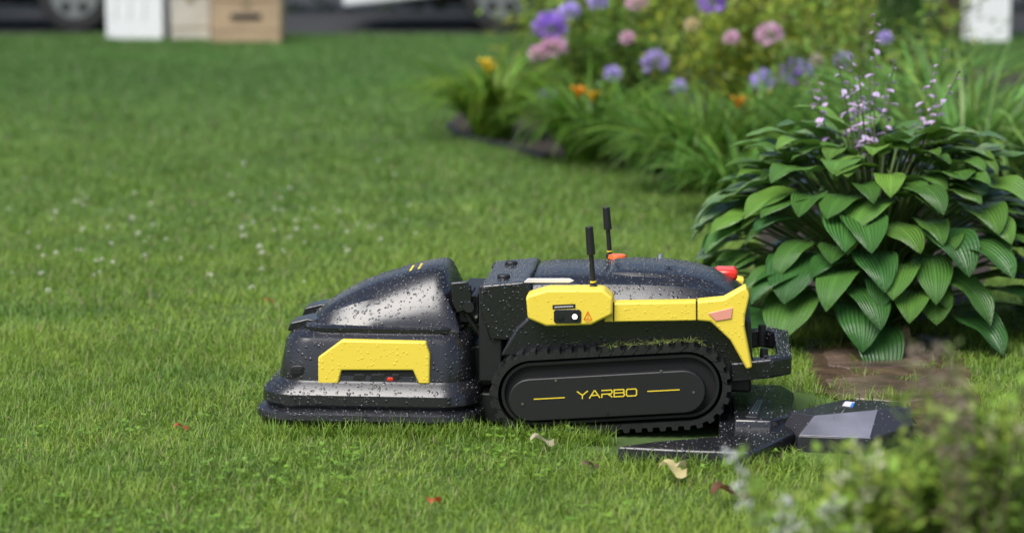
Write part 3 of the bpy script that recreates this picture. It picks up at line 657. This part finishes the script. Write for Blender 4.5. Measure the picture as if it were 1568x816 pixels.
# ================================================================== BACKGROUND OBJECTS
WH=simple('white_paint',(.80,.80,.82),.35)
GL=simple('window_glass',(.02,.025,.03),.05); TY=simple('tyre_rubber',(.015,.015,.015),.7); RM=simple('alloy_rim',(.35,.36,.38),.35,metal=.8)
def vehicle(name,x0,y0,length,prof,wheels,paint,wins,wr=.35,width=1.9):
    e=empty(name,(x0,y0,0))
    pts=[]  # lower edge with wheel arches
    sill=.23
    pts.append((prof[0][0],sill))
    pr=[(p[0],p[1]) for p in prof]
    low=[]
    for wx in sorted(wheels,reverse=True):
        for i in range(13):
            a=PI*i/12; low.append((wx+math.cos(a)*(wr+.06),max(sill,wr+math.sin(a)*(wr+.06))))
    poly=pr+[(prof[-1][0],sill)]+low+[(prof[0][0],sill)]
    prism('body',poly,0,width,paint,e,.03,3)
    prism('underbody',[(.5,.24),(length-.5,.24),(length-.5,.7),(.5,.7)],.25,width-.25,M['dark'],e,.01)
    for i,w in enumerate(wins):
        prism('window_%d'%i,w,-.004,.03,GL,e,.004); prism('window_far_%d'%i,w,width-.03,width+.004,GL,e,.004)
    for i,wx in enumerate(wheels):
        for s,(a,b) in enumerate(((.02,.24),(width-.24,width-.02))):
            cyl('wheel_%d_%d'%(i,s),(wx,a,wr),(wx,b,wr),wr,wr,TY,e,40,.02)
            f=a-.006 if s==0 else b+.006
            cyl('rim_%d_%d'%(i,s),(wx,f,wr),(wx,(a+b)/2,wr),wr*.66,wr*.66,RM,e,32,.01)
            for k in range(5):
                an=k*2*PI/5+.3; d=.4*wr
                cyl('rim_gap_%d_%d_%d'%(i,s,k),(wx+d*math.cos(an),f-.004 if s==0 else f+.004,wr+d*math.sin(an)),(wx+d*math.cos(an),(a+b)/2,wr+d*math.sin(an)),wr*.14,wr*.14,M['dark'],e,12)
    return e
vehicle('parked_van',-1.55,22.3,5.7,[(0,.30),(.02,1.2),(.15,2.15),(.4,2.3),(3.9,2.3),(4.7,1.35),(5.5,1.1),(5.68,.8),(5.7,.3)],[1.45,4.85],WH,
 [[(.3,1.35),(.4,2.05),(1.5,2.05),(1.5,1.35)],[(1.6,1.35),(1.6,2.05),(2.7,2.05),(2.7,1.35)],[(2.8,1.35),(2.8,2.05),(3.8,2.05),(4.4,1.35)]],wr=.35)
vehicle('parked_car',-7.7,22.3,4.6,[(0,.35),(.03,.85),(.3,1.0),(1.2,1.45),(2.8,1.45),(3.6,.98),(4.4,.8),(4.58,.6),(4.6,.35)],[.85,3.68],simple('grey_car_paint',(.05,.055,.06),.25,metal=.3),
 [[(.75,1.02),(1.25,1.38),(1.95,1.38),(1.95,1.02)],[(2.05,1.02),(2.05,1.38),(2.75,1.38),(3.35,1.02)]],wr=.34,width=1.8)
def pillar(name,u,v,w,h):
    x,y=ground(u,v); e=empty(name,(x,y,0))
    box('shaft',-w/2,w/2,.02,w+.02,-.02,h,WH,e,.008)
    box('cap',-w/2-.04,w/2+.04,-.02,w+.06,h-.002,h+.07,WH,e,.01)
    for i in range(3): box('groove_%d'%i,-w/2+.06+i*(w-.12)/3,-w/2+.09+i*(w-.12)/3,.012,.05,.2,h-.1,WH,e,.004)
pillar('white_gate_pillar',206,62,.50,1.3); pillar('white_gate_pillar.001',1516,64,.35,1.3)
CB=simple('cardboard',(.42,.30,.19),.8,var=.12,vscale=5); CB2=simple('pale_cardboard',(.50,.46,.40),.8,var=.12,vscale=5); TP=simple('packing_tape',(.30,.22,.13),.4)
def carton(name,u0,u1,v,h,mat,handle):
    x0,y0=ground(u0,v); x1,_=ground(u1,v); w=x1-x0; e=empty(name,(x0,y0,0))
    box('walls',0,w,0,.42,.0,h,mat,e,.006); box('lid',-.01,w+.01,-.01,.43,h-.05,h+.01,mat,e,.006)
    box('tape',w/2-.03,w/2+.03,-.0125,.4325,h-.1,h+.0125,TP,e,.001)
    if handle: box('handle',w*.28,w*.72,-.012,.02,.20,.25,M['black2'],e,.01)
    box('edge_strip',.0,w,-.004,.01,.10,.115,TP,e,.001)
carton('cardboard_box',262,322,62,.44,CB2,False); carton('cardboard_box.001',324,430,66,.42,CB,True)
# wooden post at right
x,y=ground(1462,58); e=empty('wooden_post',(x,y,0)); box('shaft',-.11,.11,0,.2,-.02,1.8,simple('dark_wood',(.05,.035,.025),.8,var=.4,vscale=20,bump=.004),e,.01); box('cap',-.13,.13,-.02,.22,1.795,1.84,simple('dark_wood_cap',(.05,.035,.025),.8),e,.008)
# hedge & trees
def foliage_mass(mb,P,n,r,sz,col):
    P=np.asarray(P); idx=rng.integers(0,len(P),n); d=rng.normal(size=(n,3)); d/=np.linalg.norm(d,axis=1)[:,None]
    Q=P[idx]+d*r*rng.uniform(.5,1.05,(n,1)); sh=rng.uniform(.6,1.4,len(P))[idx][:,None]
    leaves(mb,Q,rng.uniform(0,2*PI,n),rng.uniform(-.9,.6,n),sz*rng.uniform(.6,1.3,n),sz*.55,colvar(col,n,.3)*sh)
mb=MB(); P=[(x+rng.normal(0,.1),26+rng.normal(0,.3),z) for x in np.arange(-14,15,.55) for z in (.3,.8,1.2)]
foliage_mass(mb,P,20000,.5,.13,(.02,.045,.012)); mb.build('hedge',M['leaf'])
def tree(x,y,H0,R0,seed):
    r=np.random.default_rng(seed); e=empty('deciduous_tree',(x,y,0)); mb=MB(); tube(mb,[(0,0,-.1),(.05,0,H0*.3),(0,.1,H0*.6),(.1,0,H0*.9)],[.28,.22,.15,.05],(.05,.04,.03),10)
    P=[]
    for i in range(34):
        a=r.uniform(0,2*PI); q=R0*r.uniform(.3,1); h=H0*r.uniform(.42,1.0); q*=math.sqrt(max(.1,1-((h/H0-.65)/.45)**2)); p=(q*math.cos(a),q*math.sin(a),h); P.append(p)
        tube(mb,[(0,0,h*.65),(p[0]*.5,p[1]*.5,h*.85),p],[.09,.05,.02],(.05,.04,.03),6)
    mb.build('trunk_and_limbs',simple('bark',(.06,.045,.035),.9,bump=.01,bscale=30),e)
    fb=MB(); foliage_mass(fb,P,9000,.95,.22,(.04,.085,.02)); fb.build('crown',M['leaf'],e)
for i,q in enumerate(((-12,33,8,4),(13,32,8,4))): tree(*q,seed=20+i)
# ================================================================== LIGHT, SKY, CAMERA
el=math.radians(58); az=math.radians(-140)
S=Vector((math.sin(az)*math.cos(el),math.cos(az)*math.cos(el),math.sin(el)))
sun=bpy.data.lights.new('sun','SUN'); sun.energy=4.4; sun.angle=math.radians(45); sun.color=(1,.985,.95)
so=bpy.data.objects.new('sun',sun); scene.collection.objects.link(so); so.rotation_euler=S.to_track_quat('Z','Y').to_euler()
w=bpy.data.worlds.new('World'); scene.world=w; w.use_nodes=True; nt=w.node_tree
sky=nt.nodes.new('ShaderNodeTexSky'); sky.sky_type='NISHITA'; sky.sun_disc=False; sky.sun_elevation=el; sky.sun_rotation=az
sky.air_density=1; sky.dust_density=3; sky.ozone_density=1
bg=nt.nodes['Background']; nt.links.new(sky.outputs[0],bg.inputs[0]); bg.inputs[1].default_value=.15
cam=bpy.data.cameras.new('camera'); co=bpy.data.objects.new('camera',cam); scene.collection.objects.link(co); scene.camera=co
cam.lens=LENS; cam.sensor_width=36; cam.clip_end=500; cam.clip_start=.05
co.location=(0,0,CAM_H); co.rotation_euler=(PI/2-PITCH,0,0)
cam.dof.use_dof=True; cam.dof.focus_distance=6.2; cam.dof.aperture_fstop=2.1
scene.view_settings.view_transform='Standard'; scene.view_settings.look='None'; scene.view_settings.exposure=0
